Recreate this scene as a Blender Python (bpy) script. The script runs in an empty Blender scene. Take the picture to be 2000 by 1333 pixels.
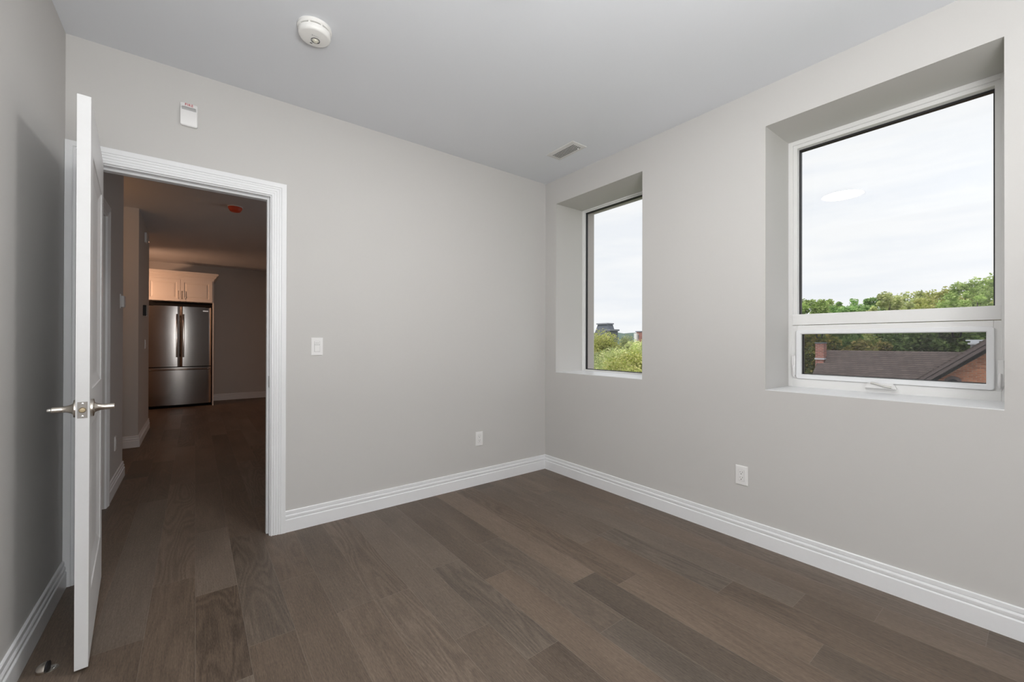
import bpy, bmesh, math, random
import numpy as np
from mathutils import Vector, Matrix
random.seed(7)
sc = bpy.context.scene
COL = sc.collection
R = math.radians

# ------------------------------------------------------------------ camera
CAMH, YAW, PIT, ROL, FPX = 1.187, R(37.5065), R(0.1645), R(0.1426), 807.2
fw = Vector((math.sin(YAW)*math.cos(PIT), math.cos(YAW)*math.cos(PIT), math.sin(PIT)))
rt = Vector((math.cos(YAW), -math.sin(YAW), 0)); up = rt.cross(fw)
r2 = rt*math.cos(ROL)+up*math.sin(ROL); u2 = -rt*math.sin(ROL)+up*math.cos(ROL)
cam_d = bpy.data.cameras.new('camera'); cam = bpy.data.objects.new('camera', cam_d); COL.objects.link(cam)
m = Matrix((r2, u2, -fw)).transposed().to_4x4(); m.translation = (0, 0, CAMH); cam.matrix_world = m
cam_d.sensor_width = 36; cam_d.lens = FPX/2000*36; cam_d.clip_start = .03; cam_d.clip_end = 2000
sc.camera = cam
sc.view_settings.view_transform = 'Standard'; sc.view_settings.look = 'None'
sc.view_settings.gamma = 1; sc.view_settings.use_curve_mapping = False
sc.view_settings.exposure = 0.0

# ------------------------------------------------------------------ sky
w = bpy.data.worlds.new('sky'); sc.world = w; w.use_nodes = True
nt = w.node_tree; nt.nodes.clear()
def N(nt, t, **k):
    n = nt.nodes.new(t)
    for a, b in k.items():
        if a in n.inputs: n.inputs[a].default_value = b
        else: setattr(n, a, b)
    return n
tc = N(nt, 'ShaderNodeTexCoord'); mp = N(nt, 'ShaderNodeMapping'); mp.inputs['Scale'].default_value = (1.1, 1.1, 7)
mp.inputs['Rotation'].default_value = (R(4), R(3), 0)
nz = N(nt, 'ShaderNodeTexNoise', Scale=2.6, Detail=6.0, Roughness=.52)
cr = N(nt, 'ShaderNodeValToRGB'); cr.color_ramp.elements[0].position = .38; cr.color_ramp.elements[0].color = (.90, .925, .968, 1)
cr.color_ramp.elements[1].position = .56; cr.color_ramp.elements[1].color = (.98, .987, 1.0, 1)
bg = N(nt, 'ShaderNodeBackground', Strength=1.035); wo = N(nt, 'ShaderNodeOutputWorld')
for a, b in ((tc.outputs['Generated'], mp.inputs[0]), (mp.outputs[0], nz.inputs['Vector']), (nz.outputs['Fac'], cr.inputs[0]),
             (cr.outputs[0], bg.inputs[0]), (bg.outputs[0], wo.inputs[0])): nt.links.new(a, b)

def lamp(name, kind, loc, power, color=(1, 1, 1), to=None, size=.1, size_y=None, **k):
    d = bpy.data.lights.new(name, kind); d.energy = power; d.color = color
    if kind == 'AREA':
        d.size = size
        if size_y: d.shape = 'RECTANGLE'; d.size_y = size_y
    elif kind == 'SUN': d.angle = size
    else: d.shadow_soft_size = size
    for a, b in k.items(): setattr(d, a, b)
    o = bpy.data.objects.new(name, d); COL.objects.link(o); o.location = loc
    if to is not None: o.rotation_euler = (Vector(to)-Vector(loc)).to_track_quat('-Z', 'Y').to_euler()
    return o
# soft overcast sun from behind the building, lights the trees and roofs only
lamp('overcast_sun', 'SUN', (0, 0, 30), 2.2, (1, .97, .90), to=(14, 3, 6), size=R(25))
# the photographer's flash, bounced off the ceiling beside the camera
lamp('bounce_flash', 'AREA', (.30, -.5, 1.30), 60, (.985, .995, 1), to=(.40, -.3, 2.68), size=.7)
# added soft fill light behind the camera, evens out the wall brightness
lamp('rear_fill', 'AREA', (-.10, -1.30, 1.42), 24, (.985, .995, 1), to=(.95, 2.9, 1.0), size=.75, size_y=1.7)
# warm lamp over the kitchen worktop left of the fridge, and one in the hall recess
lamp('kitchen_lamp', 'AREA', (-1.35, 8.75, 2.10), 6.2, (1, .56, .34), to=(-.25, 9.45, 1.95), size=.12, spread=R(115))
lamp('kitchen_hood_lamp', 'POINT', (-1.9, 9.3, 1.7), 9, (1, .45, .22), size=.05)
lamp('hall_recess_lamp', 'POINT', (-1.25, 5.3, 2.2), 4, (1, .50, .22), size=.06)
lamp('hall_warm_fill', 'AREA', (2.2, 7.2, 2.6), 7, (1, .60, .42), to=(2.2, 7.2, 0), size=.4)  # added unseen fill, lifts the dim hall and far wall

# added cool fill that brightens the left hall wall; no window is built here
lamp('hall_cool_fill', 'AREA', (2.95, 4.9, 1.5), 5.5, (.95, .97, 1), to=(-.5, 4.3, 1.2), size=1.1, size_y=1.3)

# ------------------------------------------------------------------ materials
def new_mat(name):
    mt = bpy.data.materials.new(name); mt.use_nodes = True
    return mt, mt.node_tree, mt.node_tree.nodes['Principled BSDF']
def L(nt, a, b): nt.links.new(a, b)
def plain(name, col, rough=.5, metal=0, bump=0, bscale=200, coat=0, var=0, aniso=0):
    mt, nt, b = new_mat(name)
    b.inputs['Base Color'].default_value = (*col, 1); b.inputs['Roughness'].default_value = rough
    b.inputs['Metallic'].default_value = metal; b.inputs['Coat Weight'].default_value = coat
    t = N(nt, 'ShaderNodeTexCoord')
    n = N(nt, 'ShaderNodeTexNoise', Scale=float(bscale), Detail=3.0); L(nt, t.outputs['Object'], n.inputs['Vector'])
    if bump:
        bp = N(nt, 'ShaderNodeBump', Strength=bump, Distance=.002); L(nt, n.outputs['Fac'], bp.inputs['Height']); L(nt, bp.outputs[0], b.inputs['Normal'])
    v = var or .015
    mx = N(nt, 'ShaderNodeMixRGB', blend_type='MIX'); L(nt, n.outputs['Fac'], mx.inputs[0])
    mx.inputs[1].default_value = (*[c*(1-v) for c in col], 1); mx.inputs[2].default_value = (*[min(1, c*(1+v)) for c in col], 1)
    L(nt, mx.outputs[0], b.inputs['Base Color'])
    return mt
M = {}
M['wall'] = plain('wall_paint_greige', (.608, .594, .574), .75, bump=.06, bscale=260)
M['ceiling'] = plain('ceiling_paint', (.755, .772, .80), .85, bump=.06, bscale=260)
M['trim'] = plain('trim_white', (.86, .865, .875), .32, bump=.01, bscale=60)
M['door'] = plain('door_white', (.73, .73, .73), .38, bump=.02, bscale=90)
M['vinyl'] = plain('window_vinyl', (.84, .835, .82), .35)
M['plastic'] = plain('white_plastic', (.85, .84, .83), .35)
M['detector'] = plain('detector_plastic', (.86, .85, .82), .45)
M['groove'] = plain('grey_groove', (.33, .32, .30), .6)
M['dark'] = plain('dark_slot', (.03, .03, .03), .6)
M['black'] = plain('black_rubber', (.012, .012, .014), .5)
M['blackgloss'] = plain('black_gloss', (.01, .01, .012), .15)
M['lens'] = plain('clear_lens_plastic', (.62, .60, .50), .12, coat=.5)
M['nickel'] = plain('satin_nickel', (.62, .57, .51), .27, metal=1)
M['steel_plate'] = plain('bright_steel', (.72, .70, .66), .3, metal=1)
M['latch_steel'] = plain('latch_steel', (.30, .28, .26), .5, metal=1)
M['void'] = plain('unlit_black', (.003, .003, .003), .9)
M['chrome'] = plain('chrome', (.8, .8, .8), .12, metal=1)
M['brass'] = plain('latch_brass', (.42, .34, .22), .45, metal=1)
M['vent'] = plain('vent_enamel', (.70, .69, .67), .45)
M['red'] = plain('red_print', (.55, .02, .03), .5)
M['orange'] = plain('orange_dust_cover', (.75, .09, .03), .45)
M['cabinet'] = plain('cabinet_paint', (.78, .72, .66), .35, bump=.02, bscale=80)
M['label'] = plain('silver_badge', (.75, .75, .75), .3, metal=.7)
M['grey'] = plain('grey_plastic', (.45, .45, .44), .5)
M['extwall'] = plain('exterior_render', (.50, .46, .45), .8, bump=.1, bscale=30)
M['fascia'] = plain('brown_painted_wood', (.12, .09, .09), .5, var=.08, bscale=8)
M['slate'] = plain('slate_grey', (.12, .135, .17), .6, var=.2, bscale=2)
M['slate_trim'] = plain('slate_cornice', (.22, .23, .27), .6)
M['white_render'] = plain('white_render', (.8, .8, .78), .7)
M['bark'] = plain('bark', (.09, .07, .055), .9, var=.3, bscale=6)
M['grass'] = plain('lawn_grass', (.09, .13, .045), .95, var=.35, bscale=.6)
M['hill'] = plain('wooded_hill', (.10, .15, .13), .95, var=.3, bscale=.08)
M['flashing'] = plain('grey_metal_flashing', (.55, .57, .62), .5)

def steel():
    mt, nt, b = new_mat('brushed_steel')
    b.inputs['Base Color'].default_value = (.47, .44, .42, 1); b.inputs['Metallic'].default_value = 1
    b.inputs['Roughness'].default_value = .30
    t = N(nt, 'ShaderNodeTexCoord'); mp = N(nt, 'ShaderNodeMapping'); mp.inputs['Scale'].default_value = (2, 2, 500)
    n = N(nt, 'ShaderNodeTexNoise', Scale=1.0, Detail=2.0); L(nt, t.outputs['Object'], mp.inputs[0]); L(nt, mp.outputs[0], n.inputs['Vector'])
    bp = N(nt, 'ShaderNodeBump', Strength=.03, Distance=.001); L(nt, n.outputs['Fac'], bp.inputs['Height'])
    n2 = N(nt, 'ShaderNodeTexNoise', Scale=3.5, Detail=2.0); L(nt, t.outputs['Object'], n2.inputs['Vector'])
    mr = N(nt, 'ShaderNodeMapRange'); mr.inputs['To Min'].default_value = .17; mr.inputs['To Max'].default_value = .21
    L(nt, n2.outputs['Fac'], mr.inputs['Value']); L(nt, mr.outputs[0], b.inputs['Roughness']); L(nt, bp.outputs[0], b.inputs['Normal'])
    return mt
M['steel'] = steel()

def glass():
    mt = bpy.data.materials.new('thin_glass'); mt.use_nodes = True; nt = mt.node_tree; nt.nodes.clear()
    lw = N(nt, 'ShaderNodeLayerWeight', Blend=.5)
    p = N(nt, 'ShaderNodeMath', operation='POWER'); p.inputs[1].default_value = 5
    ma = N(nt, 'ShaderNodeMath', operation='MULTIPLY_ADD'); ma.inputs[1].default_value = .6; ma.inputs[2].default_value = .035
    tr = N(nt, 'ShaderNodeBsdfTransparent'); tr.inputs[0].default_value = (.985, .99, .99, 1)
    gl = N(nt, 'ShaderNodeBsdfGlossy', Roughness=0.0); mx = N(nt, 'ShaderNodeMixShader'); o = N(nt, 'ShaderNodeOutputMaterial')
    L(nt, lw.outputs['Facing'], p.inputs[0]); L(nt, p.outputs[0], ma.inputs[0]); L(nt, ma.outputs[0], mx.inputs[0])
    L(nt, tr.outputs[0], mx.inputs[1]); L(nt, gl.outputs[0], mx.inputs[2]); L(nt, mx.outputs[0], o.inputs[0])
    return mt
M['glass'] = glass()
def screen():
    mt = bpy.data.materials.new('insect_screen'); mt.use_nodes = True; nt = mt.node_tree; nt.nodes.clear()
    tr = N(nt, 'ShaderNodeBsdfTransparent'); df = N(nt, 'ShaderNodeBsdfDiffuse', Color=(.10, .10, .10, 1))
    mx = N(nt, 'ShaderNodeMixShader'); mx.inputs[0].default_value = .16; o = N(nt, 'ShaderNodeOutputMaterial')
    L(nt, tr.outputs[0], mx.inputs[1]); L(nt, df.outputs[0], mx.inputs[2]); L(nt, mx.outputs[0], o.inputs[0])
    return mt
M['screen'] = screen()
def emit(name, col, s):
    mt, nt, b = new_mat(name); b.inputs['Base Color'].default_value = (.8, .8, .8, 1)
    b.inputs['Emission Color'].default_value = (*col, 1); b.inputs['Emission Strength'].default_value = s
    return mt
M['downlight'] = emit('downlight_diffuser', (1, .985, .965), 54)

def floor_mat():
    mt, nt, b = new_mat('grey_oak_planks')
    at = N(nt, 'ShaderNodeAttribute', attribute_name='tone')
    uv = N(nt, 'ShaderNodeUVMap', uv_map='grain'); e1 = N(nt, 'ShaderNodeUVMap', uv_map='ends'); e2 = N(nt, 'ShaderNodeUVMap', uv_map='sides')
    def noise(sx, sy, scale, detail, rough, dist=0.):
        mp = N(nt, 'ShaderNodeMapping'); mp.inputs['Scale'].default_value = (sx, sy, 1)
        L(nt, uv.outputs[0], mp.inputs[0]); n = N(nt, 'ShaderNodeTexNoise', Scale=scale, Detail=detail, Roughness=rough, Distortion=dist)
        L(nt, mp.outputs[0], n.inputs['Vector']); return n
    big = noise(1.3, 5., 1., 3., .5)
    fine = noise(7., 170., 1., 4., .65)
    pore = noise(45., 330., 1., 2., .6)
    # cathedral figure: contour lines of a slow noise
    cat = noise(1.1, 7.5, 1., 1.5, .45, .3)
    mu = N(nt, 'ShaderNodeMath', operation='MULTIPLY'); mu.inputs[1].default_value = 95.; L(nt, cat.outputs['Fac'], mu.inputs[0])
    sn = N(nt, 'ShaderNodeMath', operation='SINE'); L(nt, mu.outputs[0], sn.inputs[0])
    sp = N(nt, 'ShaderNodeSeparateColor'); L(nt, at.outputs['Color'], sp.inputs[0])
    fig = N(nt, 'ShaderNodeMath', operation='MULTIPLY'); L(nt, sn.outputs[0], fig.inputs[0]); L(nt, sp.outputs['Green'], fig.inputs[1])
    def madd(x, k, c):
        q = N(nt, 'ShaderNodeMath', operation='MULTIPLY_ADD'); L(nt, x, q.inputs[0]); q.inputs[1].default_value = k
        if isinstance(c, float): q.inputs[2].default_value = c
        else: L(nt, c, q.inputs[2])
        return q.outputs[0]
    v = madd(sp.outputs['Red'], .36, .09)
    v = madd(big.outputs['Fac'], .55, v)
    v = madd(fine.outputs['Fac'], .72, v)
    v = madd(pore.outputs['Fac'], .75, v)
    v = madd(fig.outputs[0], .09, v)
    v = madd(v, 1., -.84)
    ramp = N(nt, 'ShaderNodeValToRGB'); L(nt, v, ramp.inputs[0])
    el = ramp.color_ramp.elements
    el[0].position = 0.; el[0].color = (.050, .039, .030, 1); el[1].position = 1.; el[1].color = (.255, .210, .170, 1)
    q = el.new(.5); q.color = (.142, .113, .089, 1)
    # hue drift: some planks browner, some greyer
    hs = N(nt, 'ShaderNodeMixRGB', blend_type='MULTIPLY'); L(nt, sp.outputs['Blue'], hs.inputs[0]); L(nt, ramp.outputs[0], hs.inputs[1]); hs.inputs[2].default_value = (1.08, .98, .90, 1)
    mn = None
    sp1 = N(nt, 'ShaderNodeSeparateXYZ'); L(nt, e1.outputs[0], sp1.inputs[0]); sp2 = N(nt, 'ShaderNodeSeparateXYZ'); L(nt, e2.outputs[0], sp2.inputs[0])
    def mini(a, c):
        q = N(nt, 'ShaderNodeMath', operation='MINIMUM'); L(nt, a, q.inputs[0]); L(nt, c, q.inputs[1]); return q.outputs[0]
    mn = mini(mini(sp1.outputs[0], sp1.outputs[1]), mini(sp2.outputs[0], sp2.outputs[1]))
    sr = N(nt, 'ShaderNodeMapRange'); sr.inputs['From Min'].default_value = .0; sr.inputs['From Max'].default_value = .0018; L(nt, mn, sr.inputs['Value'])
    inv = N(nt, 'ShaderNodeMath', operation='SUBTRACT'); inv.inputs[0].default_value = 1; L(nt, sr.outputs[0], inv.inputs[1])
    k = N(nt, 'ShaderNodeMath', operation='MULTIPLY'); k.inputs[1].default_value = .45; L(nt, inv.outputs[0], k.inputs[0])
    fx = N(nt, 'ShaderNodeMixRGB'); L(nt, k.outputs[0], fx.inputs[0]); L(nt, hs.outputs[0], fx.inputs[1]); fx.inputs[2].default_value = (.25, .21, .175, 1)
    L(nt, fx.outputs[0], b.inputs['Base Color'])
    hh = madd(fine.outputs['Fac'], .35, sr.outputs[0])
    bp = N(nt, 'ShaderNodeBump', Strength=.35, Distance=.0012); L(nt, hh, bp.inputs['Height']); L(nt, bp.outputs[0], b.inputs['Normal'])
    rr = N(nt, 'ShaderNodeMapRange'); rr.inputs['To Min'].default_value = .42; rr.inputs['To Max'].default_value = .6; L(nt, fine.outputs['Fac'], rr.inputs['Value'])
    L(nt, rr.outputs[0], b.inputs['Roughness']); b.inputs['Specular IOR Level'].default_value = .4
    return mt
M['floor'] = floor_mat()

def brick_mat(name, c1, c2, mortar, ax='YZ', bw=.21, bh=.068):
    mt, nt, b = new_mat(name); t = N(nt, 'ShaderNodeTexCoord'); s = N(nt, 'ShaderNodeSeparateXYZ'); c = N(nt, 'ShaderNodeCombineXYZ')
    L(nt, t.outputs['Object'], s.inputs[0])
    a = N(nt, 'ShaderNodeMath', operation='ADD'); L(nt, s.outputs['X'], a.inputs[0]); L(nt, s.outputs['Y'], a.inputs[1])
    L(nt, a.outputs[0], c.inputs[0]); L(nt, s.outputs['Z'], c.inputs[1])
    br = N(nt, 'ShaderNodeTexBrick'); L(nt, c.outputs[0], br.inputs['Vector'])
    br.inputs['Scale'].default_value = 1; br.inputs['Brick Width'].default_value = bw; br.inputs['Row Height'].default_value = bh
    br.inputs['Mortar Size'].default_value = .010; br.inputs['Mortar Smooth'].default_value = .3
    br.inputs['Color1'].default_value = (*c1, 1); br.inputs['Color2'].default_value = (*c2, 1); br.inputs['Mortar'].default_value = (*mortar, 1)
    n = N(nt, 'ShaderNodeTexNoise', Scale=1.3, Detail=5.0); L(nt, t.outputs['Object'], n.inputs['Vector'])
    mr = N(nt, 'ShaderNodeMapRange'); mr.inputs['To Min'].default_value = .65; mr.inputs['To Max'].default_value = 1.35; L(nt, n.outputs['Fac'], mr.inputs['Value'])
    mx = N(nt, 'ShaderNodeVectorMath', operation='SCALE'); L(nt, br.outputs['Color'], mx.inputs[0]); L(nt, mr.outputs[0], mx.inputs['Scale'])
    L(nt, mx.outputs[0], b.inputs['Base Color']); b.inputs['Roughness'].default_value = .9
    bp = N(nt, 'ShaderNodeBump', Strength=.5, Distance=.01); bp.invert = True; L(nt, br.outputs['Fac'], bp.inputs['Height']); L(nt, bp.outputs[0], b.inputs['Normal'])
    return mt
M['brick'] = brick_mat('orange_brick', (.50, .20, .115), (.30, .105, .06), (.36, .24, .18), bw=.17, bh=.056)
M['chimney'] = brick_mat('chimney_brick', (.44, .15, .12), (.26, .08, .07), (.42, .32, .28), bw=.17, bh=.060)
M['shingle'] = brick_mat('asphalt_shingles', (.135, .105, .098), (.095, .073, .070), (.050, .040, .040), bw=.24, bh=.075)

def leaf_mat(name, c0, c1, c2):
    mt = bpy.data.materials.new(name); mt.use_nodes = True; nt = mt.node_tree; nt.nodes.clear()
    g = N(nt, 'ShaderNodeNewGeometry'); cr = N(nt, 'ShaderNodeValToRGB'); el = cr.color_ramp.elements
    el[0].color = (*c0, 1); el[1].color = (*c2, 1); q = el.new(.55); q.color = (*c1, 1)
    L(nt, g.outputs['Random Per Island'], cr.inputs[0])
    n = N(nt, 'ShaderNodeTexNoise', Scale=.9, Detail=2.0); tc = N(nt, 'ShaderNodeTexCoord'); L(nt, tc.outputs['Object'], n.inputs['Vector'])
    mr = N(nt, 'ShaderNodeMapRange'); mr.inputs['From Min'].default_value = .3; mr.inputs['From Max'].default_value = .7
    mr.inputs['To Min'].default_value = .7; mr.inputs['To Max'].default_value = 1.3; L(nt, n.outputs['Fac'], mr.inputs['Value'])
    sc_ = N(nt, 'ShaderNodeVectorMath', operation='SCALE'); L(nt, cr.outputs[0], sc_.inputs[0]); L(nt, mr.outputs[0], sc_.inputs['Scale'])
    d = N(nt, 'ShaderNodeBsdfDiffuse'); t = N(nt, 'ShaderNodeBsdfTranslucent'); mx = N(nt, 'ShaderNodeMixShader'); mx.inputs[0].default_value = .5
    o = N(nt, 'ShaderNodeOutputMaterial')
    L(nt, sc_.outputs[0], d.inputs[0]); L(nt, sc_.outputs[0], t.inputs[0]); L(nt, d.outputs[0], mx.inputs[1]); L(nt, t.outputs[0], mx.inputs[2]); L(nt, mx.outputs[0], o.inputs[0])
    return mt
M['leaf_mid'] = leaf_mat('leaves_mid_green', (.26, .38, .11), (.46, .60, .20), (.68, .76, .36))
M['leaf_green'] = leaf_mat('leaves_fresh_green', (.18, .34, .11), (.36, .54, .20), (.55, .70, .32))
M['leaf_soft'] = leaf_mat('leaves_soft_green', (.22, .29, .13), (.40, .45, .22), (.62, .63, .36))
M['leaf_tan'] = leaf_mat('leaves_tan_green', (.16, .18, .06), (.34, .32, .12), (.56, .46, .20))
M['leaf_yellow'] = leaf_mat('leaves_yellow_green', (.32, .38, .10), (.54, .56, .18), (.72, .68, .32))
M['leaf_dark'] = leaf_mat('leaves_dark_green', (.07, .12, .04), (.14, .22, .07), (.26, .34, .13))
M['leaf_turning'] = leaf_mat('leaves_turning', (.36, .44, .17), (.60, .66, .28), (.86, .84, .50))
M['leaf_olive'] = leaf_mat('leaves_olive', (.10, .14, .04), (.20, .22, .06), (.42, .34, .10))

def un(px, py, X):
    d = fw+r2*((px-1000)/FPX)-u2*((py-666.5)/FPX); t = X/d.x; return (d.y*t, CAMH+d.z*t)

# ------------------------------------------------------------------ mesh helpers
def tag(o, label=None, cat=None, group=None, kind=None):
    for k, v in (('label', label), ('category', cat), ('group', group), ('kind', kind)):
        if v: o[k] = v
    return o
def link(name, me, mat, parent=None):
    o = bpy.data.objects.new(name, me); COL.objects.link(o)
    if mat is not None: me.materials.append(M[mat] if isinstance(mat, str) else mat)
    if parent is not None: o.parent = parent
    return o
def empty(name, loc, rot=(0, 0, 0), **k):
    o = bpy.data.objects.new(name, None); COL.objects.link(o); o.location = loc; o.rotation_euler = rot; o.empty_display_size = .1
    return tag(o, **k)
def place(o, loc): o.location = loc; return o
class B:
    """collects shapes into one mesh"""
    def __init__(s): s.bm = bmesh.new()
    def box(s, lo, hi, bev=0, seg=2):
        lo = Vector(lo); hi = Vector(hi)
        r = bmesh.ops.create_cube(s.bm, size=1, matrix=Matrix.Translation((lo+hi)/2) @ Matrix.Diagonal((*(hi-lo), 1)))
        if bev:
            es = list({e for v in r['verts'] for e in v.link_edges})
            bmesh.ops.bevel(s.bm, geom=es, offset=bev, segments=seg, affect='EDGES', profile=.6)
        return s
    def cyl(s, c, r, h, axis='Z', seg=32, r2=None):
        rot = {'Z': Matrix(), 'X': Matrix.Rotation(R(90), 4, 'Y'), 'Y': Matrix.Rotation(R(-90), 4, 'X')}[axis]
        bmesh.ops.create_cone(s.bm, cap_ends=True, segments=seg, radius1=r, radius2=r if r2 is None else r2, depth=h, matrix=Matrix.Translation(c) @ rot)
        return s
    def lathe(s, prof, c=(0, 0, 0), axis='Z', seg=40):
        """prof: (radius, height) pairs"""
        rings = []
        for r, h in prof:
            ring = []
            for i in range(seg if r > 1e-6 else 1):
                a = 2*math.pi*i/seg; x, y = r*math.cos(a), r*math.sin(a)
                p = {'Z': (x, y, h), 'X': (h, x, y), 'Y': (y, h, x)}[axis]
                ring.append(s.bm.verts.new(Vector(c)+Vector(p)))
            rings.append(ring)
        for a, b in zip(rings, rings[1:]):
            n = max(len(a), len(b))
            for i in range(n):
                j = (i+1) % n
                if len(a) == 1: f = (a[0], b[j], b[i])
                elif len(b) == 1: f = (a[i], a[j], b[0])
                else: f = (a[i], a[j], b[j], b[i])
                s.bm.faces.new(f)
        return s
    def prism(s, pts, lo, hi, axis='Y'):
        """pts: polygon in the two other axes"""
        def P(a, b, t): return {'X': (t, a, b), 'Y': (a, t, b), 'Z': (a, b, t)}[axis]
        A = [s.bm.verts.new(P(a, b, lo)) for a, b in pts]; C = [s.bm.verts.new(P(a, b, hi)) for a, b in pts]
        n = len(pts); s.bm.faces.new(A[::-1]); s.bm.faces.new(C)
        for i in range(n): s.bm.faces.new((A[i], A[(i+1) % n], C[(i+1) % n], C[i]))
        return s
    def tube(s, pts, r, seg=10, radii=None):
        pts = [Vector(p) for p in pts]; rings = []
        prev = None
        for i, p in enumerate(pts):
            d = (pts[min(i+1, len(pts)-1)]-pts[max(i-1, 0)]).normalized()
            if prev is None: prev = d.orthogonal().normalized()
            prev = (prev-d*prev.dot(d)).normalized(); q = d.cross(prev)
            rr = radii[i] if radii else r
            rings.append([s.bm.verts.new(p+prev*rr*math.cos(2*math.pi*k/seg)+q*rr*math.sin(2*math.pi*k/seg)) for k in range(seg)])
        for a, b in zip(rings, rings[1:]):
            for k in range(seg): s.bm.faces.new((a[k], a[(k+1) % seg], b[(k+1) % seg], b[k]))
        s.bm.faces.new(rings[0][::-1]); s.bm.faces.new(rings[-1])
        return s
    def quad(s, *p): s.bm.faces.new([s.bm.verts.new(q) for q in p]); return s
    def sweep(s, path, prof, close=False):
        """path: list of functions (o, h) -> point; prof: list of (o, h); mitred moulding"""
        rings = [[s.bm.verts.new(f(o, h)) for o, h in prof] for f in path]
        prs = list(zip(rings, rings[1:])) + ([(rings[-1], rings[0])] if close else [])
        for a, b in prs:
            for k in range(len(prof)-1): s.bm.faces.new((a[k], a[k+1], b[k+1], b[k]))
        if not close: s.bm.faces.new(rings[0]); s.bm.faces.new(rings[-1][::-1])
        return s
    def done(s, name, mat, parent=None, smooth=False, angle=40):
        bmesh.ops.recalc_face_normals(s.bm, faces=s.bm.faces)
        me = bpy.data.meshes.new(name); s.bm.to_mesh(me); s.bm.free()
        if smooth:
            for p in me.polygons: p.use_smooth = True
            try: me.set_sharp_from_angle(angle=R(angle))
            except Exception: pass
        return link(name, me, mat, parent)

def slab(name, axis, t0, t1, a0, a1, z0, z1, holes, mat, parent=None, mats=None):
    """wall perpendicular to axis ('X'/'Y'), between t0 and t1, with rectangular holes (a0,a1,z0,z1)"""
    As = sorted({a0, a1, *[h[0] for h in holes], *[h[1] for h in holes]}); Zs = sorted({z0, z1, *[h[2] for h in holes], *[h[3] for h in holes]})
    bm = bmesh.new(); V = {}
    def v(t, a, z):
        k = (t, a, z)
        if k not in V: V[k] = bm.verts.new((t, a, z) if axis == 'X' else (a, t, z))
        return V[k]
    def solid(i, j):
        if i < 0 or j < 0 or i >= len(As)-1 or j >= len(Zs)-1: return False
        ca, cz = (As[i]+As[i+1])/2, (Zs[j]+Zs[j+1])/2
        return not any(h[0] < ca < h[1] and h[2] < cz < h[3] for h in holes)
    for i in range(len(As)-1):
        for j in range(len(Zs)-1):
            if not solid(i, j): continue
            A, Bb, C, D = As[i], As[i+1], Zs[j], Zs[j+1]
            for t in (t0, t1): bm.faces.new((v(t, A, C), v(t, Bb, C), v(t, Bb, D), v(t, A, D)))
            if not solid(i-1, j): bm.faces.new((v(t0, A, C), v(t0, A, D), v(t1, A, D), v(t1, A, C)))
            if not solid(i+1, j): bm.faces.new((v(t0, Bb, C), v(t0, Bb, D), v(t1, Bb, D), v(t1, Bb, C)))
            if not solid(i, j-1): bm.faces.new((v(t0, A, C), v(t0, Bb, C), v(t1, Bb, C), v(t1, A, C)))
            if not solid(i, j+1): bm.faces.new((v(t0, A, D), v(t0, Bb, D), v(t1, Bb, D), v(t1, A, D)))
    bmesh.ops.recalc_face_normals(bm, faces=bm.faces)
    me = bpy.data.meshes.new(name); bm.to_mesh(me); bm.free()
    o = link(name, me, mat, parent)
    if parent is None: o['kind'] = 'structure'
    return o
def struct(o): o['kind'] = 'structure'; return o

# ------------------------------------------------------------------ dimensions (metres)
XB, YA, XL, H = 2.6265, 2.9048, -.5017, 2.68      # window wall, door wall, left wall, ceiling
YR = -1.5                                          # rear wall behind the camera
WT = .125                                          # partition thickness
JL, JR, JH = -.415, .364, 2.076                    # door jamb faces and head
XF = 2.97                                          # room-side face of the window frames
XO = 3.145                                         # outside face of the window wall
BW = (.1146, 1.0073, .9149, 2.4461)                # big window opening (y0,y1,z0,z1)
SW = (1.8404, 2.7614, .9155, 2.4583)               # small window opening
YH1, YN0, YN1, YK = 4.98, 6.24, 7.55, 10.2         # hall wall end, nib, kitchen far wall

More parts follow.
